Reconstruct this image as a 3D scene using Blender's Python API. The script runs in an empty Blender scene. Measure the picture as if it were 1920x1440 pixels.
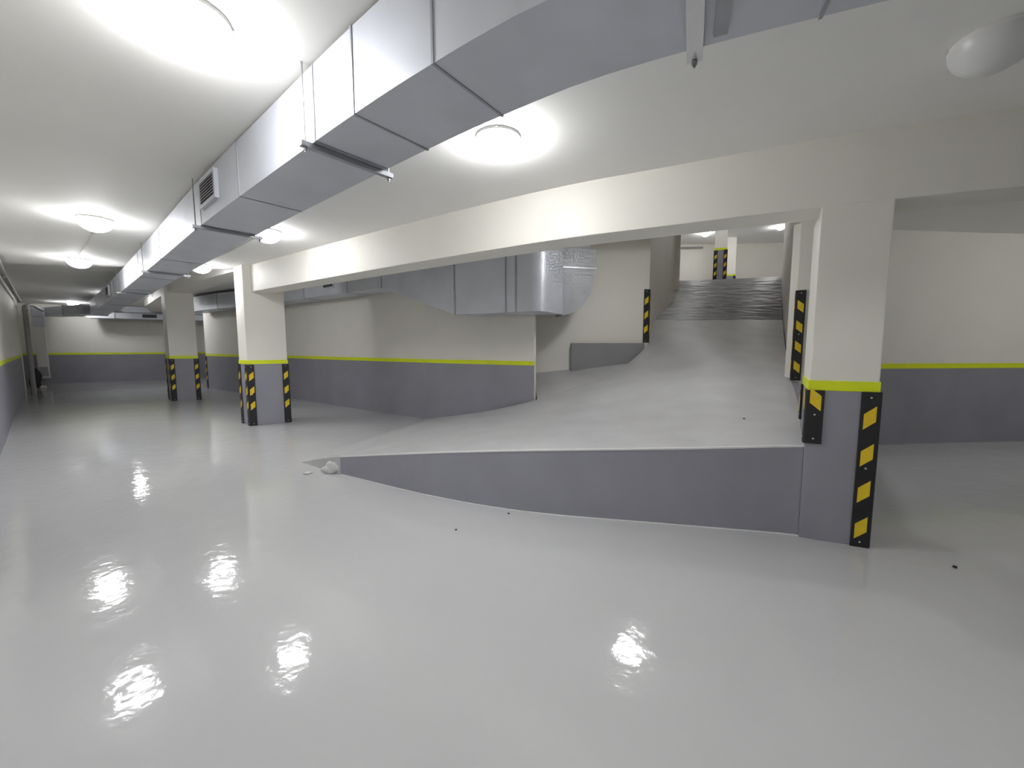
import bpy, bmesh, math, random
from mathutils import Vector, noise
random.seed(7)
scene = bpy.context.scene
col = scene.collection

# ------------------------------------------------------------------ camera, world, exposure
F, PITCH, EYE = 750.0, math.atan(70 / 750), 1.5
cam_data = bpy.data.cameras.new('camera')
cam_data.sensor_width = 36.0
cam_data.lens = 36.0 * F / 1920.0
cam_data.clip_start = 0.02
cam_data.clip_end = 200
cam = bpy.data.objects.new('camera', cam_data)
col.objects.link(cam)
cam.location = (0, 0, EYE)
cam.rotation_euler = (math.radians(90) - PITCH, 0, 0)
scene.camera = cam

world = bpy.data.worlds.new('world')
scene.world = world
world.use_nodes = True
world.node_tree.nodes['Background'].inputs[0].default_value = (0.9, 0.95, 1.0, 1)
world.node_tree.nodes['Background'].inputs[1].default_value = 0.03
LAMP_POWER = 46.0
scene.view_settings.view_transform = 'Standard'
scene.view_settings.look = 'None'
scene.view_settings.gamma = 1.0
scene.view_settings.use_curve_mapping = False
scene.view_settings.exposure = 0.68
scene.cycles.use_denoising = True
scene.cycles.use_light_tree = False
scene.cycles.max_bounces = 8
scene.cycles.diffuse_bounces = 7
scene.cycles.glossy_bounces = 3
scene.cycles.caustics_reflective = False
scene.cycles.caustics_refractive = False
scene.cycles.use_adaptive_sampling = True
scene.cycles.adaptive_threshold = 0.05
scene.cycles.sample_clamp_indirect = 6.0


# ------------------------------------------------------------------ materials
def mat(name, rgb, rough=0.6, metal=0.0, var=0.04, scale=3.0, bump=0.0, bscale=40.0, emit=None,
        spec=0.5, coat=0.0, rvar=0.0, detail=3.0, bdist=0.01):
    m = bpy.data.materials.new(name)
    m.use_nodes = True
    nt = m.node_tree
    b = nt.nodes['Principled BSDF']
    b.inputs['Roughness'].default_value = rough
    b.inputs['Metallic'].default_value = metal
    b.inputs['Specular IOR Level'].default_value = spec
    b.inputs['Coat Weight'].default_value = coat
    b.inputs['Coat Roughness'].default_value = 0.05
    tc = nt.nodes.new('ShaderNodeTexCoord')
    n = nt.nodes.new('ShaderNodeTexNoise')
    n.inputs['Scale'].default_value = scale
    n.inputs['Detail'].default_value = detail
    nt.links.new(tc.outputs['Object'], n.inputs['Vector'])
    r = nt.nodes.new('ShaderNodeValToRGB')
    r.color_ramp.elements[0].position = 0.3
    r.color_ramp.elements[1].position = 0.7
    r.color_ramp.elements[0].color = (*[max(0, c * (1 - var)) for c in rgb], 1)
    r.color_ramp.elements[1].color = (*[min(1, c * (1 + var)) for c in rgb], 1)
    nt.links.new(n.outputs['Fac'], r.inputs['Fac'])
    nt.links.new(r.outputs['Color'], b.inputs['Base Color'])
    if rvar:
        mr = nt.nodes.new('ShaderNodeMapRange')
        mr.inputs['To Min'].default_value = max(0.02, rough - rvar)
        mr.inputs['To Max'].default_value = rough + rvar
        nt.links.new(n.outputs['Fac'], mr.inputs['Value'])
        nt.links.new(mr.outputs['Result'], b.inputs['Roughness'])
    if bump:
        n2 = nt.nodes.new('ShaderNodeTexNoise')
        n2.inputs['Scale'].default_value = bscale
        n2.inputs['Detail'].default_value = 4
        nt.links.new(tc.outputs['Object'], n2.inputs['Vector'])
        bp = nt.nodes.new('ShaderNodeBump')
        bp.inputs['Strength'].default_value = bump
        bp.inputs['Distance'].default_value = bdist
        nt.links.new(n2.outputs['Fac'], bp.inputs['Height'])
        nt.links.new(bp.outputs['Normal'], b.inputs['Normal'])
    if emit:
        b.inputs['Emission Color'].default_value = (*emit[0], 1)
        b.inputs['Emission Strength'].default_value = emit[1]
    return m


def floor_material():
    m = mat('grey epoxy floor', (0.535, 0.54, 0.55), rough=0.08, var=0.03, scale=0.5, spec=0.4)
    nt = m.node_tree
    b = nt.nodes['Principled BSDF']
    tc = nt.nodes.new('ShaderNodeTexCoord')
    prev = None
    for sc_, st, dist in ((1.3, 0.5, 0.012), (7.0, 0.6, 0.005), (38.0, 0.30, 0.0014)):
        n = nt.nodes.new('ShaderNodeTexNoise')
        n.inputs['Scale'].default_value = sc_
        n.inputs['Detail'].default_value = 2
        nt.links.new(tc.outputs['Object'], n.inputs['Vector'])
        bp = nt.nodes.new('ShaderNodeBump')
        bp.inputs['Strength'].default_value = st
        bp.inputs['Distance'].default_value = dist
        nt.links.new(n.outputs['Fac'], bp.inputs['Height'])
        if prev:
            nt.links.new(prev.outputs['Normal'], bp.inputs['Normal'])
        prev = bp
    nt.links.new(prev.outputs['Normal'], b.inputs['Normal'])
    return m


M = dict(
    wall=mat('cream wall paint', (0.85, 0.825, 0.765), 0.55, var=0.02, scale=1.5, bump=0.08, bscale=60),
    ceil=mat('off white ceiling paint', (0.89, 0.882, 0.86), 0.7, var=0.02, scale=1.2),
    dado=mat('dark grey wall paint', (0.285, 0.285, 0.33), 0.45, var=0.06, scale=2.0, bump=0.06, bscale=50),
    yellow=mat('lime yellow stripe paint', (0.74, 0.83, 0.01), 0.5, var=0.04, scale=6),
    floor=floor_material(),
    ramp=mat('pale grey ramp coating', (0.50, 0.50, 0.51), 0.45, var=0.07, scale=2.5, bump=0.25, bscale=18, detail=6),
    rampdark=mat('dark rough ramp coating', (0.2, 0.2, 0.21), 0.42, var=0.2, scale=7, bump=0.4, bscale=30, detail=6),
    curb=mat('mid grey paint', (0.27, 0.27, 0.285), 0.5, var=0.05, scale=2),
    steel=mat('galvanised sheet steel', (0.62, 0.64, 0.70), 0.5, metal=0.5, var=0.07, scale=2.2, rvar=0.08),
    steeld=mat('galvanised steel flange', (0.42, 0.43, 0.46), 0.45, metal=0.8, var=0.08, scale=8),
    steelm=mat('shade darkened sheet steel', (0.36, 0.37, 0.385), 0.6, metal=0.25, var=0.08, scale=4),  # same sheet steel, elbow and riser shade put into a darker colour
    rod=mat('zinc threaded rod', (0.35, 0.35, 0.36), 0.4, metal=0.9, var=0.1, scale=30),
    grille=mat('grey aluminium grille', (0.36, 0.36, 0.38), 0.5, metal=0.3, var=0.03),
    gdark=mat('dark grille opening', (0.07, 0.07, 0.075), 0.8, var=0.05),
    rubber=mat('black rubber', (0.014, 0.014, 0.016), 0.5, var=0.15, scale=20),
    reflect=mat('amber yellow reflector', (0.80, 0.56, 0.02), 0.35, var=0.06, scale=30),
    screw=mat('zinc screw head', (0.75, 0.75, 0.76), 0.3, metal=0.6, var=0.03),
    lampbase=mat('white lamp base plastic', (0.78, 0.77, 0.75), 0.4, var=0.02),
    opal=mat('unlit opal diffuser', (0.72, 0.72, 0.72), 0.3, var=0.02),
    lit=mat('lit opal diffuser', (0.9, 0.9, 0.9), 0.4, var=0.0, emit=((0.985, 0.985, 0.985), LAMP_POWER)),
    conduit=mat('painted cable conduit', (0.60, 0.585, 0.55), 0.5, var=0.03),
    pipe=mat('dull grey pipe', (0.30, 0.29, 0.29), 0.5, var=0.08, scale=6),
    caulk=mat('white filler bead', (0.74, 0.74, 0.74), 0.6, var=0.05, scale=12),
    black=mat('black bag fabric', (0.03, 0.03, 0.034), 0.7, var=0.2, scale=15),
    stone=mat('dark grit', (0.02, 0.02, 0.02), 0.8, var=0.2, scale=60),
    chip=mat('pale plaster chip', (0.62, 0.62, 0.61), 0.8, var=0.08, scale=40),
)


# ------------------------------------------------------------------ helpers
class MB:
    """collects faces in world coordinates"""
    def __init__(self):
        self.v, self.f = [], []

    def add(self, verts, faces):
        o = len(self.v)
        self.v += [tuple(p) for p in verts]
        self.f += [tuple(i + o for i in f) for f in faces]
        return self

    def prism(self, poly, z0, z1):
        n = len(poly)
        za = z0 if isinstance(z0, (list, tuple)) else [z0] * n
        zb = z1 if isinstance(z1, (list, tuple)) else [z1] * n
        v = [(p[0], p[1], z) for p, z in zip(poly, za)] + [(p[0], p[1], z) for p, z in zip(poly, zb)]
        f = [tuple(range(n - 1, -1, -1)), tuple(range(n, 2 * n))]
        f += [(i, (i + 1) % n, n + (i + 1) % n, n + i) for i in range(n)]
        return self.add(v, f)

    def loft(self, rings, closed=True, caps=True):
        n = len(rings[0])
        v = [p for r in rings for p in r]
        f = []
        for k in range(len(rings) - 1):
            for i in range(n if closed else n - 1):
                j = (i + 1) % n
                f.append((k * n + i, k * n + j, (k + 1) * n + j, (k + 1) * n + i))
        if caps and closed:
            f.append(tuple(range(n - 1, -1, -1)))
            f.append(tuple((len(rings) - 1) * n + i for i in range(n)))
        return self.add(v, f)

    def tube(self, pts, r, n=8):
        rings = []
        for i, p in enumerate(pts):
            p = Vector(p)
            a = Vector(pts[max(0, i - 1)])
            b = Vector(pts[min(len(pts) - 1, i + 1)])
            t = (b - a).normalized()
            up = Vector((0, 0, 1)) if abs(t.z) < 0.9 else Vector((0, 1, 0))
            s = t.cross(up).normalized()
            u = s.cross(t).normalized()
            rr = r[i] if isinstance(r, (list, tuple)) else r
            rings.append([tuple(p + rr * (math.cos(2 * math.pi * k / n) * s + math.sin(2 * math.pi * k / n) * u)) for k in range(n)])
        return self.loft(rings)

    def obox(self, c, a, b, la, lb, z0, z1):
        """box around plan centre c with plan axes a, b and half lengths la, lb"""
        pts = [(c[0] + a[0] * s * la + b[0] * t * lb, c[1] + a[1] * s * la + b[1] * t * lb) for s, t in ((-1, -1), (1, -1), (1, 1), (-1, 1))]
        return self.prism(pts, z0, z1)


def link(name, mesh, parent=None):
    o = bpy.data.objects.new(name, mesh)
    col.objects.link(o)
    o.parent = parent
    return o


def part(name, mb, material, parent=None, smooth=False, bevel=0.0, label=None):
    """one mesh object; geometry is given in world coordinates"""
    off = Vector(parent.matrix_world.translation) if parent else Vector()
    p = parent
    off = Vector()
    while p:
        off += Vector(p.location)
        p = p.parent
    me = bpy.data.meshes.new(name)
    me.from_pydata([tuple(Vector(v) - off) for v in mb.v], [], mb.f)
    bm = bmesh.new()
    bm.from_mesh(me)
    bmesh.ops.recalc_face_normals(bm, faces=bm.faces)
    if bevel:
        es = [e for e in bm.edges if len(e.link_faces) == 2 and e.calc_face_angle(0) > 0.6]
        bmesh.ops.bevel(bm, geom=es, offset=bevel, segments=2, affect='EDGES', profile=0.6)
    bm.to_mesh(me)
    bm.free()
    me.materials.append(material)
    if smooth:
        for p in me.polygons:
            p.use_smooth = True
        if hasattr(me, 'set_sharp_from_angle'):
            me.set_sharp_from_angle(angle=math.radians(35))
    o = link(name, me, parent)
    if label:
        o['label'] = label
    return o


def tag(o, label, cat=None, group=None, kind=None):
    o['label'] = label
    if cat:
        o['category'] = cat
    if group:
        o['group'] = group
    if kind:
        o['kind'] = kind
    return o


def thing(name, label, cat, loc, group=None):
    o = bpy.data.objects.new(name, None)
    col.objects.link(o)
    o.location = loc
    o.empty_display_size = 0.1
    return tag(o, label, cat, group)


def cr(pts, n=6):
    """Catmull-Rom through points of any dimension"""
    out = []
    P = [Vector(p) for p in pts]
    for i in range(len(P) - 1):
        p0 = P[i - 1] if i else 2 * P[0] - P[1]
        p1, p2 = P[i], P[i + 1]
        p3 = P[i + 2] if i + 2 < len(P) else 2 * P[-1] - P[-2]
        for k in range(n):
            t = k / n
            out.append(0.5 * ((2 * p1) + (p2 - p0) * t + (2 * p0 - 5 * p1 + 4 * p2 - p3) * t * t + (3 * p1 - p0 - 3 * p2 + p3) * t ** 3))
    out.append(P[-1].copy())
    return [tuple(p) for p in out]


def normals(pts):
    ns = []
    for i in range(len(pts)):
        segs = []
        if i:
            segs.append((pts[i][0] - pts[i - 1][0], pts[i][1] - pts[i - 1][1]))
        if i < len(pts) - 1:
            segs.append((pts[i + 1][0] - pts[i][0], pts[i + 1][1] - pts[i][1]))
        nn = [Vector((-dy, dx)).normalized() for dx, dy in segs]
        if len(nn) == 1:
            ns.append(nn[0])
        else:
            s = (nn[0] + nn[1]).normalized()
            ns.append(s / max(0.35, s.dot(nn[0])))
    return ns


def offset(pts, d):
    return [(p[0] + n.x * d, p[1] + n.y * d) for p, n in zip(pts, normals(pts))]


def strip(pts, d0, d1, z0, z1):
    """a band following a plan polyline between two sideways offsets and two heights"""
    a, b = offset(pts, d0), offset(pts, d1)
    n = len(pts)
    za = z0 if isinstance(z0, (list, tuple)) else [z0] * n
    zb = z1 if isinstance(z1, (list, tuple)) else [z1] * n
    rings = [[(a[i][0], a[i][1], za[i]), (b[i][0], b[i][1], za[i]), (b[i][0], b[i][1], zb[i]), (a[i][0], a[i][1], zb[i])] for i in range(n)]
    return MB().loft(rings)


S0, S1 = 1.17, 1.245          # lime stripe heights above the lower floor


def wall(name, label, pts, room, z0, z1, thick=0.2, dado=True, base=0.0, dado_from=None):
    """wall whose visible face follows pts; room is a point on its visible side"""
    dx, dy = pts[1][0] - pts[0][0], pts[1][1] - pts[0][1]
    mx, my = (pts[0][0] + pts[1][0]) / 2, (pts[0][1] + pts[1][1]) / 2
    s = 1.0 if (-dy * (room[0] - mx) + dx * (room[1] - my)) > 0 else -1.0    # +s is towards the room
    o = part(name, strip(pts, 0, -s * thick, z0, z1), M['wall'])
    tag(o, label, kind='structure')
    if dado:
        part('painted_dado', strip(pts, s * 0.004, -s * 0.002, max(z0, base), base + S0), M['dado'], o, label='dark grey painted lower band')
        part('painted_stripe', strip(pts, s * 0.006, -s * 0.002, base + S0, base + S1), M['yellow'], o, label='lime yellow painted stripe')
    return o


# ------------------------------------------------------------------ plan lines (metres, camera at the origin)
LEFT = cr([(-15.45, 12.62), (-14.64, 11.9), (-10.12, 8.0), (-7.6, 5.86), (-3.5, 2.3), (0.0, -0.75), (4.5, -3.4), (10.5, -6.0)], 4)
BEAM = cr([(-4.98, 7.66), (-1.86, 5.45), (0.21, 4.07), (1.31, 3.50), (2.30, 3.03), (2.66, 2.88), (3.30, 2.64), (5.0, 2.1), (10.0, 0.9)], 5)
BACK = cr([(-11.15, 14.6), (-9.22, 13.21), (-6.71, 11.75), (-4.13, 9.9), (-1.79, 8.27), (-0.63, 7.6), (0.39, 7.0)], 4)
EDGE = [(-10.0, 7.25), (-7.38, 7.71), (-5.0, 8.06)]

# ------------------------------------------------------------------ floor and ceilings
fl = part('floor', MB().prism([(-24, -8), (12, -8), (12, 24), (-24, 24)], -0.2, 0.0), M['floor'])
tag(fl, 'glossy light grey epoxy floor of the parking garage', kind='structure')

main_poly = [(p[0], p[1]) for p in LEFT if p[1] < 7.3][::1]
main_poly = EDGE[::-1] + [(-9.3, 7.35)] + main_poly[1:] + [(10.5, 0.85)] + [(p[0], p[1]) for p in offset(BEAM, 0.1)][::-1]
cm = part('ceiling', MB().prism(main_poly, 3.0, 3.19), M['ceil'])
tag(cm, 'off white lower ceiling above the main aisle', kind='structure')
cb = MB()
for poly in ([(-24, -8), (2.2, -8), (2.2, 6.4), (1.25, 6.4), (1.5, 8.3), (1.5, 24), (-24, 24)], [(2.2, -8), (12, -8), (12, 5.55), (2.2, 5.55)],
             [(4.15, 5.55), (12, 5.55), (12, 13), (8.85, 13)]):
    cb.prism(poly, 3.2, 3.5)
cbo = part('ceiling_back', cb, M['ceil'])
tag(cbo, 'raised off white ceiling beyond the beam and at the far end', kind='structure')

# ------------------------------------------------------------------ walls
wall('wall_left', 'long cream left wall with dark grey dado and lime stripe', LEFT, (0, 3), 0, 3.2)
wall('wall_alcove', 'cream alcove wall in the far left corner behind the pipe', [(-21.2, 16.0), (-16.5, 12.0), (-15.5, 12.70)], (-16, 15), 0, 3.2)
FAR = [(-21.4, 14.6), (-19.05, 16.07), (-15.79, 18.16), (-14.81, 19.2), (-9.5, 23.0)]
wall('wall_far', 'cream far end wall with dark grey dado below lime stripe', FAR, (-10, 10), 0, 3.2)
wall('wall_back', 'long cream wall behind the columns, dark grey below lime stripe', [p[:2] for p in BACK], (0, 3), 0, 3.2, thick=0.06)
wall('wall_back_end', 'shaded return of the back wall at the far corner', [(-11.15, 14.6), (-10.4, 15.9), (-9.5, 23.0)], (-14, 16), 0, 3.2)
RIGHT = [(4.02, 5.62), (5.54, 6.02), (6.83, 6.16), (8.13, 6.27), (11.5, 6.5)]
wall('wall_right', 'cream wall behind the right bay with dark dado and lime stripe', RIGHT, (4, 3), 0, 3.2)
wall('wall_end', 'cream end wall closing the right bay', [(10.5, 6.5), (10.5, -6.2)], (0, 0), 0, 3.2)

# ramp enclosure walls
wall('wall_recess', 'cream wall in the recess left of the ramp', [(0.10, 8.02), (2.70, 8.0)], (1, 5), 0.0, 6.6, dado=False)
wall('wall_ramp_left', 'beige wall running up the left side of the ramp', [(2.70, 8.0), (2.92, 8.5), (3.30, 9.3), (4.43, 11.0)], (6, 8), 0.4, 6.6, dado=False)
wall('wall_ramp_right', 'cream wall running up the right side of the ramp', [(3.93, 5.6), (8.58, 13.0)], (4, 9), 0.0, 6.6, dado=False, thick=0.16)
wall('wall_shaft', 'cream shaft wall above the ramp opening', [(1.5, 8.0), (1.25, 6.4), (2.2, 6.4), (2.2, 5.55), (4.1, 5.55)], (3.2, 7), 3.5, 6.6, dado=False)

# upper level
us = part('floor_upper', MB().prism([(1.0, 12.2), (4.9, 12.2), (5.29, 13.02), (8.58, 13.02), (9.1, 12.2), (20, 12.2), (20, 24), (1, 24)], 3.35, 3.6), M['ramp'])
tag(us, 'grey upper parking floor at the head of the ramp', kind='structure')
uc = part('ceiling_upper', MB().prism([(0.5, 5), (20, 5), (20, 24), (0.5, 24)], 6.5, 6.7), M['ceil'])
tag(uc, 'off white ceiling of the upper level', kind='structure')
wall('wall_upper_far', 'bright cream far wall of the upper level', [(1.0, 20.6), (9.0, 20.2), (19.9, 19.4)], (7, 14), 3.4, 6.6, dado=False)
wall('wall_upper_left', 'cream left wall of the upper level', [(1.0, 20.6), (1.0, 11.0), (4.43, 11.0)], (5, 15), 3.0, 6.6, dado=False)
wall('wall_upper_right', 'cream right wall of the upper level', [(8.58, 13.0), (19.9, 13.0), (19.9, 19.4)], (12, 16), 3.0, 6.6, dado=False)

# ------------------------------------------------------------------ beams
B2 = [p[:2] for p in BEAM]
bo = part('ceiling_beam', strip(B2, 0.0, 0.36, 2.52, 3.2), M['wall'], bevel=0.006)
tag(bo, 'deep cream concrete beam spanning between the two near columns', 'beam')
AX = [(-4.98, 7.66), (-7.3, 9.35), (-9.6, 11.25), (-13.5, 14.9), (-15.9, 17.9)]
so = part('ceiling_beam', strip(AX, 0.0, -0.5, 2.97, 3.2), M['wall'], bevel=0.006)
tag(so, 'shallow cream beam running from the middle column to the far wall', 'beam')


# ------------------------------------------------------------------ columns
def unit(a, b):
    d = Vector((b[0] - a[0], b[1] - a[1]))
    return d.normalized()


def column(label, c0, a, b, la, lb, ztop, base=0.0, zb=0.0):
    """c0 near corner, a and b plan axes away from it"""
    p = lambda s, t, e=0.0: (c0[0] + a.x * (s * la + (2 * s - 1) * e) + b.x * (t * lb + (2 * t - 1) * e),
                             c0[1] + a.y * (s * la + (2 * s - 1) * e) + b.y * (t * lb + (2 * t - 1) * e))
    q = lambda e: [p(0, 0, e), p(1, 0, e), p(1, 1, e), p(0, 1, e)]
    t = thing('concrete_column', label, 'column', (*p(.5, .5), zb))
    part('shaft', MB().prism(q(0), zb, ztop), M['wall'], t, bevel=0.008)
    part('painted_base', MB().prism(q(0.004), zb, base + S0), M['dado'], t, bevel=0.006, label='dark grey painted base')
    part('painted_stripe', MB().prism(q(0.007), base + S0, base + S1), M['yellow'], t, bevel=0.004, label='lime yellow painted stripe')
    return [Vector(p(*st)) for st in ((0, 0), (1, 0), (1, 1), (0, 1))]


def guard(label, c, a, b, z0, z1, sa=1, sb=1, L=0.105, phase=0.13, n=None):
    """L shaped rubber guard on the corner c; a and b run along the two faces away from the corner"""
    c, t = Vector(c), 0.014
    c = c - 0.006 * (a + b)
    g = thing('corner_guard', label, 'corner guard', (c.x, c.y, z0), 'striped corner guards')
    e = lambda u, v: (c.x + a.x * u + b.x * v, c.y + a.y * u + b.y * v)
    part('rubber_strip', MB().prism([e(-t * .4, -t), e(L, -t), e(L, 0), e(0, 0), e(0, L), e(-t, L), e(-t, -t * .4)], z0, z1), M['rubber'], g)
    pitch, h, sl = 0.277, 0.115, 0.062
    k = 0
    while True:
        zt = z1 - phase - k * pitch
        zl = zt - h - sl
        if zl < z0 + 0.03:
            break
        for leg, (u, w, sg) in enumerate(((a, b, sa), (b, a, sb))):
            r = []
            for d0 in (-t - 0.003, -t + 0.001):
                for s_, z_ in ((0.014, zl if sg > 0 else zl + sl), (0.086, zl + sl if sg > 0 else zl),
                               (0.086, zl + sl + h if sg > 0 else zl + h), (0.014, zl + h if sg > 0 else zl + sl + h)):
                    q = c + u * s_ + w * d0
                    r.append((q.x, q.y, z_))
            part('reflector', MB().loft([r[:4], r[4:]]), M['reflect'], g, label='amber yellow reflective patch' if k == 0 and leg == 0 else None)
        k += 1
    for z in (z1 - 0.04, (z0 + z1) / 2 + 0.02, z0 + 0.04):
        for u, w in ((a, b), (b, a)):
            q = c + u * 0.05
            m = MB()
            rr = []
            for d0 in (-t - 0.004, -t + 0.002):
                o = q + w * d0
                rr.append([(o.x + u.x * 0.007 * math.cos(i * math.pi / 4), o.y + u.y * 0.007 * math.cos(i * math.pi / 4), z + 0.007 * math.sin(i * math.pi / 4)) for i in range(8)])
            m.loft(rr)
            part('screw', m, M['screw'], g)
    return g


# near column by the ramp
aB = unit((2.66, 2.88), (2.27, 3.045))           # along the beam, towards the far end
bB = Vector((0.54, 0.842))
BC = column('cream column with dark base at the right end of the ramp wall', (2.66, 2.88), aB, bB, 0.42, 0.62, 2.53)
guard('tall striped guard on the right front corner of the near column', BC[0], aB, bB, 0.0, S0, sa=-1, sb=1, phase=0.10)
guard('short striped guard on the near column just above the ramp wall', BC[1], -aB, bB, 0.76, S0, sa=-1, sb=1, phase=-0.02)
guard('mostly hidden guard on the rear corner of the near column', BC[2], -bB, -aB, 0.86, S0, sa=1, sb=1, phase=0.09)
# middle column
aA = unit((-4.98, 7.66), (-5.35, 7.97))
bA = Vector((0.80, 0.60)).normalized()
AC = column('cream column with dark striped base at the left end of the deep beam', (-4.96, 7.5), aA, bA, 0.46, 0.66, 3.0)
guard('striped guard on the nearest corner of the middle column', AC[0], aA, bA, 0.0, S0 - .01, sa=-1, sb=1)
guard('striped guard on the left edge of the middle column', AC[1], -aA, bA, 0.0, S0 - .01, sa=1, sb=1)
guard('striped guard on the right edge of the middle column', AC[3], -bA, aA, 0.0, S0 - .01, sa=-1, sb=1)
# far column
aC = unit((-9.4, 11.02), (-10.06, 11.62))
bC = Vector((0.86, 0.5)).normalized()
CC = column('far grey-looking column under the raised ceiling', (-9.42, 11.02), aC, bC, 0.62, 0.62, 3.2)
guard('striped guard on the nearest corner of the far column', CC[0], aC, bC, 0.0, S0 - .01, sa=-1, sb=1)
guard('striped guard on the left edge of the far column', CC[1], -aC, bC, 0.0, S0 - .01)
guard('striped guard on the right edge of the far column', CC[3], -bC, aC, 0.0, S0 - .01, sa=-1, sb=1)
# guards on wall corners
wb = unit((-11.15, 14.6), (-9.22, 13.21))
guard('shaded striped guard at the far end of the back wall', (-11.15, 14.6), wb, Vector((0.5, 0.866)), 0.0, S0 - .02, sa=1, sb=1)
guard('striped guard on the white wall corner left of the ramp', (2.70, 8.0), Vector((-1, 0.01)), Vector((0.40, 0.916)), 1.58, 2.62, sa=-1, sb=1)
guard('striped guard on the wall corner right of the ramp', (3.93, 5.6), Vector((0.847, -0.532)), Vector((0.532, 0.847)), 1.03, 2.27, sa=-1, sb=-1)
# upper level columns
au, bu = Vector((0.894, -0.447)), Vector((0.447, 0.894))
U1 = column('upper level column with dark striped base above the ramp', (6.93, 14.05), au, bu, 0.38, 0.4, 6.5, base=3.6, zb=3.6)
guard('left striped guard on the upper level column', U1[0], au, bu, 3.6, 3.6 + S0, sa=1)
guard('right striped guard on the upper level column', U1[1], -au, bu, 3.6, 3.6 + S0, sa=-1)
au, bu = Vector((1, 0)), Vector((0, 1))
U2 = column('plain white upper level column behind the striped one', (9.55, 18.9), au, bu, 0.78, 0.5, 6.5, base=3.6, zb=3.6)
guard('guard top just showing over the ramp crest', U2[1], -au, bu, 3.6, 3.6 + S0, sa=1)

# ------------------------------------------------------------------ ramp
OUT = [(-1.79, 8.25, 0.0), (-0.63, 7.58, 0.25), (0.39, 6.99, 0.56), (1.72, 7.35, 0.95), (2.2, 7.68, 1.16), (2.68, 8.0, 1.54), (3.22, 9.25, 2.11)]
INN = [(-2.75, 5.1, 0.0), (-2.02, 4.6, 0.215), (-0.83, 3.92, 0.445), (1.31, 3.27, 0.65), (2.75, 3.62, 0.80), (3.93, 5.62, 1.03), (6.43, 9.6, 2.13)]
NC = 22
rows = list(zip(cr(OUT, 8), cr(INN, 8)))


def rampgrid(rows, amp, seed, fx=1.0):
    m = MB()
    n = NC + 1
    v, f = [], []
    for i, (o, q) in enumerate(rows):
        for j in range(n):
            t = j / NC
            p = [o[k] * (1 - t) + q[k] * t for k in range(3)]
            edge = min(1.0, 6 * min(t, 1 - t), 0.35 * i)
            p[2] += amp * edge * noise.noise((p[0] * 1.7 * fx + seed, p[1] * 1.7 * fx, 0))
            v.append(p)
    for i in range(len(rows) - 1):
        for j in range(NC):
            f.append((i * n + j, i * n + j + 1, (i + 1) * n + j + 1, (i + 1) * n + j))
    # underside so that it is a solid skin
    return m.add(v, f)


I_TOP = None
# near inner edge follows the side wall exactly: refine with the measured crest line
SIDE = cr([(-2.02, 4.6, 0.215), (-0.83, 3.92, 0.445), (0.14, 3.52, 0.575), (1.31, 3.27, 0.655), (2.11, 3.11, 0.715), (2.31, 3.05, 0.735)], 6)
EDGE2 = [(2.31, 3.05, 0.735), (2.66, 3.60, 0.80), (3.40, 4.75, 0.92), (3.93, 5.62, 1.03)]
inner = [(-2.75, 5.1, 0.0), (-2.4, 4.85, 0.11)] + SIDE + cr(EDGE2, 5)[1:] + cr([(3.93, 5.62, 1.03), (5.0, 7.34, 1.45), (6.43, 9.6, 2.13)], 6)[1:]
outer_key = cr(OUT, 12)


def resample(pts, n):
    P = [Vector(p) for p in pts]
    L = [0]
    for a, b in zip(P, P[1:]):
        L.append(L[-1] + (b - a).length)
    out = []
    for i in range(n):
        s = L[-1] * i / (n - 1)
        k = 0
        while k < len(L) - 2 and L[k + 1] < s:
            k += 1
        t = (s - L[k]) / max(1e-6, L[k + 1] - L[k])
        out.append(tuple(P[k].lerp(P[k + 1], t)))
    return out


# match stations: side wall tip..column end is the bend, then the straight lane
iA = inner[:2 + len(SIDE)]
iB = inner[1 + len(SIDE):]
kmid = min(range(len(outer_key)), key=lambda k: abs(outer_key[k][0] - 1.2))
oA, oB = outer_key[:kmid + 1], outer_key[kmid:]
rows = list(zip(resample(oA, 30), resample(iA, 30))) + list(zip(resample(oB, 34), resample(iB, 34)))[1:]
ramp = part('vehicle_ramp', rampgrid(rows, 0.018, 3.1), M['ramp'], smooth=True)
tag(ramp, 'pale grey ramp turning and climbing to the upper level', kind='structure')
# steep dark head of the ramp with its rough cross ridges
o0, i0 = rows[-1]
crest = ((5.29, 13.0, 3.58), (8.58, 13.0, 3.72))
NR = 110
m = MB()
v, f = [], []
n = 41
for i in range(NR + 1):
    t = i / NR
    for j in range(n):
        s = j / (n - 1)
        a = [o0[k] * (1 - t) + crest[0][k] * t for k in range(3)]
        b = [i0[k] * (1 - t) + crest[1][k] * t for k in range(3)]
        p = [a[k] * (1 - s) + b[k] * s for k in range(3)]
        e = min(1, 8 * t, 8 * (1 - t))
        p[2] += 0.035 * math.sin(math.pi * t) * 0 + e * (0.022 * noise.noise((p[0] * 2.2, p[1] * 9.0, 1.3)) + 0.012 * noise.noise((p[0] * 6, p[1] * 22, 5.3)))
        v.append(p)
for i in range(NR):
    for j in range(n - 1):
        f.append((i * n + j, i * n + j + 1, (i + 1) * n + j + 1, (i + 1) * n + j))
part('rough_ramp_head', m.add(v, f), M['rampdark'], ramp, smooth=True, label='steep dark rough upper stretch')
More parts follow.
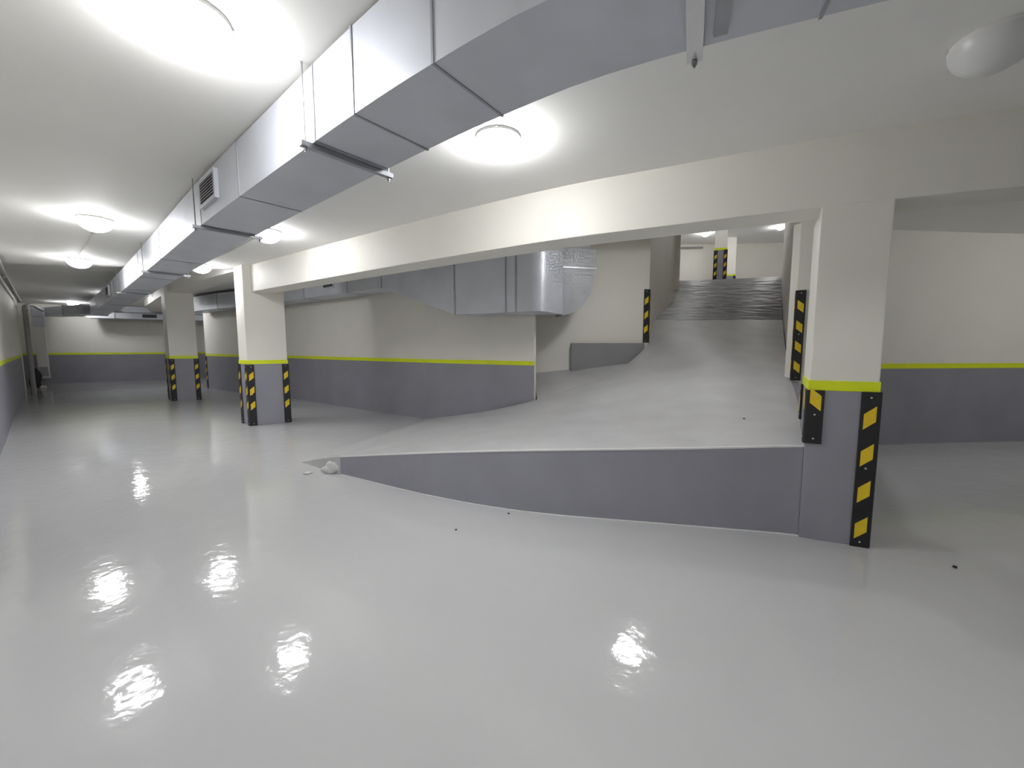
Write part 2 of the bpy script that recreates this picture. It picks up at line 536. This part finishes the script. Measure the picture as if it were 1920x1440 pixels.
# side wall of the ramp facing the aisle
sp = [p[:2] for p in SIDE]
sw = part('ramp_side_wall', strip(sp, 0.0, 0.12, 0.0, [p[2] - 0.004 for p in SIDE]), M['dado'], ramp, label='dark grey painted side wall of the ramp')
part('filler_bead', strip(sp, -0.010, 0.0, 0.0, 0.008), M['caulk'], ramp, label='thin pale filler line at the foot of the side wall')
part('filler_bead', strip(sp, -0.004, 0.02, [p[2] - 0.010 for p in SIDE], [p[2] + 0.003 for p in SIDE]), M['caulk'], ramp, label='pale coating edge along the top of the side wall')
part('ramp_toe', strip([p[:2] for p in inner[:3]], 0.0, 0.10, 0.0, [max(0.001, p[2] - 0.003) for p in inner[:3]]), M['ramp'], ramp)
e2 = cr(EDGE2, 5)
part('ramp_side_wall', strip([p[:2] for p in e2], -0.08, 0.0, 0.0, [p[2] - 0.012 for p in e2]), M['dado'], ramp, label='dark grey rear side wall of the ramp')
# small apron in the recess beside the ramp
ap = MB()
ap.add([(0.45, 6.90, 0.545), (1.80, 7.24, 0.925), (2.30, 7.58, 1.13), (2.42, 7.95, 1.20), (1.2, 8.02, 1.05), (0.42, 8.02, 0.97)],
       [(0, 1, 5), (1, 4, 5), (1, 2, 4), (2, 3, 4)])
part('recess_apron', ap, M['ramp'], ramp)
pl = part('plinth', MB().prism([(1.17, 7.9), (2.60, 7.88), (2.63, 7.985), (1.17, 7.985)], [0.9, 1.1, 1.1, 0.9], 1.57), M['curb'], bevel=0.01)
tag(pl, 'mid grey plinth under the white wall left of the ramp', 'plinth')


# ------------------------------------------------------------------ ceiling lamps
def lathe(prof, n=24):
    m = MB()
    rings = [[(r * math.cos(2 * math.pi * k / n), r * math.sin(2 * math.pi * k / n), z) for k in range(n)] for r, z in prof]
    return m.loft(rings)


def lmesh(name, mb, material):
    me = bpy.data.meshes.new(name)
    me.from_pydata(mb.v, [], mb.f)
    bm = bmesh.new()
    bm.from_mesh(me)
    bmesh.ops.recalc_face_normals(bm, faces=bm.faces)
    bm.to_mesh(me)
    bm.free()
    me.materials.append(material)
    for p in me.polygons:
        p.use_smooth = True
    me.set_sharp_from_angle(angle=math.radians(40))
    return me


R = 0.165
base_me = lmesh('lamp_base', lathe([(0.02, 0), (R - 0.004, 0), (R - 0.002, -0.004), (R - 0.002, -0.02), (R - 0.006, -0.024), (0.02, -0.024)]), M['lampbase'])
prof = [(R * 0.985 * math.cos(a), -0.02 - 0.135 * math.sin(a)) for a in [math.radians(x) for x in (0, 14, 30, 48, 68, 86)]]
dome_lit = lmesh('diffuser', lathe(prof), M['lit'])
dome_off = lmesh('diffuser', lathe(prof), M['opal'])
clip_me = lmesh('retaining_clip', lathe([(0.002, 0), (0.008, 0), (0.008, -0.006), (0.002, -0.006)], 10), M['screw'])


def lamp(label, x, y, z, lit=True):
    t = thing('ceiling_lamp', label, 'ceiling lamp', (x, y, z), 'round ceiling lamps')
    link('lamp_base', base_me, t)
    d = link('diffuser', dome_lit if lit else dome_off, t)
    d['label'] = 'glowing opal glass dome' if lit else 'unlit opal glass dome'
    for k in range(3):
        c = link('retaining_clip', clip_me, t)
        a = 2 * math.pi * k / 3 + 0.5
        c.location = ((R - 0.001) * math.cos(a), (R - 0.001) * math.sin(a), -0.006)
    return t


lamp('large bright lamp at the top left, nearest the camera', -1.47, 1.97, 3.0)
lamp('bright lamp left of the duct, second from the camera', -4.90, 4.86, 3.0)
lamp('lit lamp left of the duct at the edge of the lower ceiling', -7.45, 7.05, 3.0)
lamp('small lit lamp by the far end of the duct', -16.9, 15.62, 3.2)
lamp('bright lamp between the duct and the deep beam', -0.10, 3.03, 3.0)
lamp('lit lamp right of the duct beside the vent grille', -3.18, 5.36, 3.0)
lamp('lit lamp just left of the middle column top', -5.72, 7.52, 3.0)
lamp('unlit white lamp at the upper right', 2.36, 2.10, 3.0, lit=False)
lamp('lit lamp behind the deep beam, seen only as a floor reflection', 1.80, 5.72, 3.2)
lamp('lit lamp on the upper level left of its column', 8.55, 18.2, 6.5)
lamp('brightest upper level lamp beside the ramp wall', 11.2, 17.2, 6.5)
lamp('added upper level fill lamp above the crest, hidden by the deep beam', 6.2, 12.7, 6.5)  # added out of sight to brighten the column front and ramp head
lamp('added upper level fill lamp right of the crest, hidden by the deep beam', 10.6, 14.6, 6.5)  # invented source, lifts the upper level walls
lamp('added fill lamp on the raised ceiling, hidden behind the far column', -12.1, 14.4, 3.2)  # unseen extra light for the far wall and floor
lamp('added fill lamp on the raised ceiling, hidden by the far stretch of the duct', -12.6, 13.05, 3.2)  # extra source tucked behind the duct to lift the far end
lamp('added fill lamp in the right bay, outside the view', 7.9, 3.9, 3.2)  # made-up lamp outside the frame, brightens the right bay
lamp('added fill lamp behind the camera', 1.7, -0.35, 3.0)  # unseen, added for more bounce light around the camera


def conduit(label, pts, r=0.008, mt='conduit'):
    o = part('cable_conduit', MB().tube(pts, r, 8), M[mt], smooth=True)
    return tag(o, label, 'conduit')


conduit('thin conduit on the ceiling between the two left lamps', [(-4.99, 4.97, 2.988), (-6.2, 6.0, 2.988), (-7.36, 6.93, 2.988)])
conduit('thin conduit on the ceiling between the two lamps right of the duct', [(-3.30, 5.46, 2.988), (-4.5, 6.5, 2.988), (-5.60, 7.42, 2.988)])
conduit('thin conduit running from the nearest lamp off to the left', [(-1.62, 1.93, 2.988), (-1.95, 1.72, 2.988), (-2.6, 1.55, 2.988)], 0.006)
conduit('dark pipe along the upper level wall', [(6.5, 20.1, 6.32), (9.3, 20.03, 6.32)], 0.04, 'pipe')


# ------------------------------------------------------------------ main air duct
def path_len(p):
    L = [0.0]
    for a, b in zip(p, p[1:]):
        L.append(L[-1] + math.hypot(b[0] - a[0], b[1] - a[1]))
    return L


def sub(p, L, s0, s1, n):
    out = []
    for i in range(n):
        s = s0 + (s1 - s0) * i / (n - 1)
        k = 0
        while k < len(L) - 2 and L[k + 1] < s:
            k += 1
        t = (s - L[k]) / max(1e-6, L[k + 1] - L[k])
        out.append((p[k][0] + (p[k + 1][0] - p[k][0]) * t, p[k][1] + (p[k + 1][1] - p[k][1]) * t))
    return out


# lower left edge of the duct, from the right (behind the frame) to the far end
DN = cr([(3.2, 0.25), (1.9, 0.66), (1.0, 0.99), (0.50, 1.19), (0.08, 1.40), (-0.31, 1.67), (-0.75, 2.01), (-1.34, 2.50), (-2.81, 3.74), (-4.42, 5.16), (-7.2, 7.6), (-10.2, 10.2), (-13.6, 13.1), (-15.0, 14.4)], 8)
DL = path_len(DN)


def s_at(x, y):
    return DL[min(range(len(DN)), key=lambda k: (DN[k][0] - x) ** 2 + (DN[k][1] - y) ** 2)]


def s_near(x, y):
    best = None
    for i in range(2000):
        s = DL[-1] * i / 1999
        p = sub(DN, DL, s, s, 2)[0]
        d = (p[0] - x) ** 2 + (p[1] - y) ** 2
        if best is None or d < best[0]:
            best = (d, s)
    return best[1]


DW, DZ0, DZ1 = -0.44, 2.60, 2.985       # width to the right hand side of the path (towards the beam)
duct = thing('air_duct', 'long rectangular galvanised air duct crossing under the ceiling', 'air duct', (-1.0, 2.3, 2.6))
seam = [0.0, s_near(1.35, 0.86), s_near(0.88, 1.04), s_near(-0.31, 1.67), s_near(-0.75, 2.01), s_near(-1.05, 2.26), s_near(-2.0, 3.06),
        s_near(-2.81, 3.74), s_near(-4.42, 5.16), s_near(-5.9, 6.46), s_near(-7.4, 7.77), s_near(-9.0, 9.16), s_near(-10.6, 10.55), s_near(-12.2, 11.9), DL[-1]]
SG = -1.0
for k, (a, b) in enumerate(zip(seam, seam[1:])):
    pts = sub(DN, DL, a + 0.003, b - 0.003, 8)
    part('duct_section', strip(pts, 0.0, -DW * 1.0 * SG * -1 * -1, DZ0, DZ1) if False else strip(pts, 0.0, DW, DZ0, DZ1), M['steel'], duct)
    if k:
        q = sub(DN, DL, a - 0.006, a + 0.006, 2)
        part('flange', strip(q, 0.005, DW - 0.005, DZ0 - 0.005, DZ1 + 0.003), M['steeld'], duct)


def hanger(parent, s, w=0.035, ext=0.06):
    q = sub(DN, DL, s - w / 2, s + w / 2, 2)
    h = part('hanger_channel', strip(q, ext, DW - ext, DZ0 - 0.030, DZ0 - 0.003), M['steeld'], parent)
    c = sub(DN, DL, s - 0.01, s + 0.01, 3)
    for e in (ext * 0.6, DW - ext * 0.6):
        o = offset(c, e)[1]
        part('threaded_rod', MB().tube([(o[0], o[1], DZ0 - 0.055), (o[0], o[1], 3.0)], 0.005, 6), M['rod'], h)
        part('nut', MB().tube([(o[0], o[1], DZ0 - 0.045), (o[0], o[1], DZ0 - 0.031)], 0.011, 6), M['rod'], h)
    return h


for s in (s_near(-1.09, 2.30), s_near(-2.84, 3.77), s_near(-5.3, 5.95), s_near(-7.9, 8.2)):
    hanger(duct, s)
hanger(duct, s_near(0.495, 1.192), w=0.055, ext=0.03).data.materials[0] = M['screw']
q = sub(DN, DL, s_near(0.495, 1.192) - 0.11, s_near(0.495, 1.192) - 0.065, 2)
part('stiffener_strap', strip(q, -0.02, DW + 0.05, DZ0 - 0.012, DZ0 + 0.01), M['steeld'], duct)


def grille(parent, s, width, z0, z1, nsl=7):
    pts = sub(DN, DL, s - width / 2, s + width / 2, 2)
    fr = part('vent_grille', strip(pts, 0.03, 0.0, z0, z1), M['steel'], parent, label='framed vent grille on the duct side')
    pin = sub(DN, DL, s - width / 2 + 0.035, s + width / 2 - 0.035, 2)
    part('grille_opening', strip(pin, 0.032, 0.029, z0 + 0.03, z1 - 0.03), M['gdark'], fr)
    for i in range(nsl):
        zc = z0 + 0.035 + (z1 - z0 - 0.07) * (i + 0.5) / nsl
        hh = (z1 - z0 - 0.07) / nsl * 0.40
        a, b = offset(pin, 0.040), offset(pin, 0.031)
        mb = MB().loft([[(a[j][0], a[j][1], zc - hh), (b[j][0], b[j][1], zc + hh - 0.004), (b[j][0], b[j][1], zc + hh), (a[j][0], a[j][1], zc - hh + 0.004)] for j in (0, 1)])
        part('louvre', mb, M['grille'], fr)


grille(duct, s_near(-2.55, 3.51), 0.46, 2.70, 2.93)
grille(duct, s_near(-9.6, 9.67), 0.5, 2.70, 2.93)

# ------------------------------------------------------------------ duct along the back wall with its big plenum
bd = thing('air_duct', 'grey duct along the back wall swelling into a big box plenum behind the beam', 'air duct', (-1.0, 7.2, 2.6))
BK = [p[:2] for p in BACK]
BKL = path_len(BK)
cuts = [0.6, 3.0, 5.4, 7.8, 9.6, 10.75]
for k, (a, b) in enumerate(zip(cuts, cuts[1:])):
    part('duct_section', strip(sub(BK, BKL, a + .004, b - .004, 5), -0.08, -0.60, 2.66, 3.12), M['steel'], bd)
    part('flange', strip(sub(BK, BKL, b - .012, b + .012, 2), -0.075, -0.608, 2.652, 3.128), M['steeld'], bd)
for s in (8.9,):
    fr = part('vent_grille', strip(sub(BK, BKL, s - .22, s + .22, 2), -0.60, -0.625, 2.80, 3.02), M['steel'], bd)
    part('grille_opening', strip(sub(BK, BKL, s - .19, s + .19, 2), -0.62, -0.628, 2.83, 2.99), M['gdark'], fr)
# flare: lofts the duct end into the plenum
e0 = sub(BK, BKL, 10.74, 10.76, 2)
n0 = offset(e0, -0.08)[0], offset(e0, -0.60)[0]
PL0, PL1 = (-0.98, 6.95), (-0.62, 7.45)          # plenum left end: front and rear corners
ring = lambda a, b, z0, z1: [(a[0], a[1], z0), (b[0], b[1], z0), (b[0], b[1], z1), (a[0], a[1], z1)]
part('flared_transition', MB().loft([ring(n0[1], n0[0], 2.66, 3.12), ring(PL0, PL1, 2.05, 3.15)]), M['steel'], bd, label='flared sheet steel transition')
front = cr([(-0.98, 6.95), (-0.62, 6.80), (-0.25, 6.62), (0.06, 6.42)], 5)
corner = cr([(0.06, 6.42), (0.20, 6.30), (0.33, 6.22), (0.47, 6.24), (0.57, 6.36), (0.68, 6.60), (0.86, 6.88)], 5)
back1 = [(0.06, 6.93), (-0.62, 7.45)]
part('plenum_box', MB().prism([p[:2] for p in front] + back1, 2.05, 3.15), M['steel'], bd, smooth=True, label='big sheet steel plenum box')
part('plenum_corner', MB().prism([p[:2] for p in corner] + [(0.45, 6.98), (0.06, 6.93)], 2.045, 3.15), M['steel'], bd, smooth=True, label='rounded end of the plenum')
part('seam', strip([(-0.995, 6.957), (-0.97, 6.946)], 0.004, -0.012, 2.04, 3.15), M['steeld'], bd)
part('seam', strip([(0.05, 6.43), (0.075, 6.41)], 0.004, -0.01, 2.04, 3.15), M['steeld'], bd)
part('seam', strip([(-0.11, 6.53), (-0.095, 6.52)], 0.004, -0.01, 2.045, 3.15), M['steeld'], bd)
# elbow turning up at the right
c0, c1 = Vector((0.88, 7.08)), Vector((1.48, 7.22))
ax = (c1 - c0)
elb = []
for k in range(9):
    a = math.radians(90 * k / 8)
    elb.append((c0 + ax * math.sin(a), 2.05 + 0.80 * (1 - math.cos(a))))
poly = [(p.x, p.y, z) for p, z in elb]
fr_ = poly + [(c1.x, c1.y, 2.86), (c0.x, c0.y, 2.86)]
dep = Vector((-0.06, 0.55))
part('elbow', MB().loft([fr_, [(x + dep.x, y + dep.y, z) for x, y, z in fr_]]), M['steelm'], bd, smooth=True, label='curved elbow turning upwards')
part('flange', MB().prism([(c0.x - .01, c0.y - .012), (c1.x + .012, c1.y - .012), (c1.x + dep.x + .012, c1.y + dep.y), (c0.x + dep.x - .01, c0.y + dep.y)], 2.86, 2.885), M['steeld'], bd)
part('riser', MB().prism([(c0.x, c0.y), (c1.x, c1.y), (c1.x + dep.x, c1.y + dep.y), (c0.x + dep.x, c0.y + dep.y)], 2.885, 3.2), M['steelm'], bd)

# ------------------------------------------------------------------ far end ducts
fd = thing('air_duct', 'duct across the far end wall with a small grille', 'air duct', (-15, 16, 2.6))
FP = [(-17.15, 16.35), (-16.4, 16.75), (-14.9, 17.6), (-13.0, 18.7)]
for k, (a, b) in enumerate(zip(FP, FP[1:])):
    part('duct_section', strip([a, b], 0.0, 0.5, 2.93, 3.18), M['steel'], fd)
    part('lower_section', strip([a, b], -0.12, 0.5, 2.66, 2.90), M['steel'], fd)
    part('flange', strip([(b[0] - .02, b[1] - .012), (b[0] + .01, b[1] + .006)], -0.13, 0.51, 2.65, 3.19), M['steeld'], fd)
part('vent_grille', strip([(-15.65, 17.17), (-15.25, 17.40)], -0.125, -0.14, 2.72, 2.86), M['gdark'], fd)

vd = thing('air_duct', 'white vertical duct dropping to near the floor in the far left corner', 'air duct', (-18.2, 15.5, 0.3))
vc, va, vb = (-18.15, 15.5), Vector((0.76, 0.65)).normalized(), Vector((-0.65, 0.76))
part('duct_drop', MB().obox(vc, va, vb, 0.14, 0.08, 0.30, 2.25), M['lampbase'], vd, bevel=0.01, label='white painted duct drop')
part('collar', MB().obox(vc, va, vb, 0.145, 0.085, 2.25, 2.62), M['steel'], vd)
part('elbow', MB().obox(vc, va, vb, 0.17, 0.11, 2.62, 3.02), M['steel'], vd, bevel=0.06)
part('vent_grille', MB().obox((vc[0] - vb.x * .083, vc[1] - vb.y * .083), va, vb, 0.12, 0.006, 0.36, 0.72), M['grille'], vd)
part('foot_rim', MB().obox(vc, va, vb, 0.15, 0.09, 0.28, 0.31), M['screw'], vd)
part('horizontal_branch', MB().prism([(-17.95, 15.55), (-15.2, 14.35), (-15.0, 14.85), (-17.8, 16.0)], 2.66, 3.0), M['steel'], vd)
part('flange', MB().prism([(-16.6, 14.94), (-16.55, 14.92), (-16.35, 15.45), (-16.4, 15.47)], 2.64, 3.02), M['steeld'], vd)

# ------------------------------------------------------------------ pipes on the left wall
LW = [p[:2] for p in LEFT]
wp = offset(LW, 0.10)
wp = [p for p in wp if -15.3 < p[0] < -8.2]
po = thing('service_pipe', 'grey pipe running high along the left wall', 'pipe', (*wp[len(wp) // 2], 2.9))
part('pipe_run', MB().tube([(p[0], p[1], 2.92) for p in wp], 0.045, 10), M['pipe'], po, smooth=True)
for p in wp[1:-1:2]:
    part('pipe_clip', MB().tube([(p[0], p[1], 2.87), (p[0], p[1], 2.985)], 0.018, 6), M['rod'], po)
dp = thing('drain_pipe', 'grey vertical pipe on the left wall near the far corner', 'pipe', (-15.22, 12.66, 0))
part('pipe_run', MB().tube([(-15.22, 12.66, 0), (-15.22, 12.66, 2.75)], 0.06, 14), M['pipe'], dp, smooth=True)
for z in (0.12, 1.4, 2.6):
    part('pipe_collar', MB().tube([(-15.22, 12.66, z), (-15.22, 12.66, z + 0.06)], 0.07, 14), M['pipe'], dp, smooth=True)
bend = [(-15.22, 12.66, 2.75), (-15.4, 12.9, 2.82), (-15.7, 13.3, 2.84), (-17.4, 15.0, 2.84)]
part('pipe_bend', MB().tube(bend, 0.05, 10), M['pipe'], dp, smooth=True)

# ------------------------------------------------------------------ loose things
def lump(name, label, cat, c, r, mt, seed, squash=0.6, group=None, amp=0.35, sub_=2, stretch=(1, 1)):
    bm = bmesh.new()
    bmesh.ops.create_icosphere(bm, subdivisions=sub_, radius=1.0)
    for v in bm.verts:
        k = 1 + amp * noise.noise(v.co * 1.3 + Vector((seed, 0, 0)))
        v.co = Vector((v.co.x * k * r * stretch[0], v.co.y * k * r * stretch[1], max(-0.75, v.co.z * k) * r * squash))
    lo = min(v.co.z for v in bm.verts)
    for v in bm.verts:
        v.co.z -= lo
    me = bpy.data.meshes.new(name)
    bm.to_mesh(me)
    bm.free()
    me.materials.append(M[mt])
    for p in me.polygons:
        p.use_smooth = True
    o = link(name, me)
    o.location = c
    return tag(o, label, cat, group)


lump('plaster_lump', 'small pale plaster lump at the tip of the ramp wall', 'plaster', (-2.16, 4.66, 0.0), 0.095, 'chip', 2.2, 0.9, amp=0.7, sub_=3, stretch=(1.1, .7))
lump('plaster_chip', 'flat pale chip on the floor left of the ramp tip', 'debris', (-2.42, 4.62, 0.0), 0.045, 'chip', 5.0, 0.3)
lump('pebble', 'tiny dark pebble on the floor below the ramp wall, left one', 'pebble', (-0.46, 3.16, 0.0), 0.009, 'stone', 1.0)
lump('pebble', 'tiny dark pebble on the floor close to the ramp wall', 'pebble', (-0.03, 3.48, 0.0), 0.010, 'stone', 3.0)
lump('pebble', 'tiny dark pebble alone on the floor at the right', 'pebble', (3.02, 2.60, 0.0), 0.013, 'stone', 4.0)
from mathutils.bvhtree import BVHTree
bvh = BVHTree.FromPolygons([tuple(v.co) for v in ramp.data.vertices], [tuple(p.vertices) for p in ramp.data.polygons])


def on_ramp(x, y):
    hit = bvh.ray_cast(Vector((x, y, 5)), Vector((0, 0, -1)))[0]
    return (x, y, hit.z - 0.002 if hit else 1.0)


lump('plaster_chip', 'tiny grey chip low on the ramp beside the near column', 'debris', on_ramp(2.32, 3.95), 0.012, 'stone', 8.5, 0.5)
bag = thing('tool_bag', 'slumped black bag against the wall in the far left corner', 'bag', (-17.45, 14.6, 0))
b1 = lump('bag_body', 'x', None, (-17.45, 14.6, 0), 0.16, 'black', 8.0, 2.4, amp=0.5, sub_=3, stretch=(1.0, 0.8))
del b1['label']
b1.parent = bag
b1.location = (0, 0, 0)
part('carry_handle', MB().tube([(-17.52, 14.57, 0.52), (-17.53, 14.57, 0.68), (-17.45, 14.57, 0.74), (-17.38, 14.57, 0.68), (-17.38, 14.57, 0.52)], 0.014, 6), M['black'], bag, smooth=True)
lump('crumpled_cloth', 'pale crumpled cloth on the floor beside the black bag', 'cloth', (-17.0, 14.45, 0), 0.09, 'chip', 9.0, 0.6, amp=0.5)
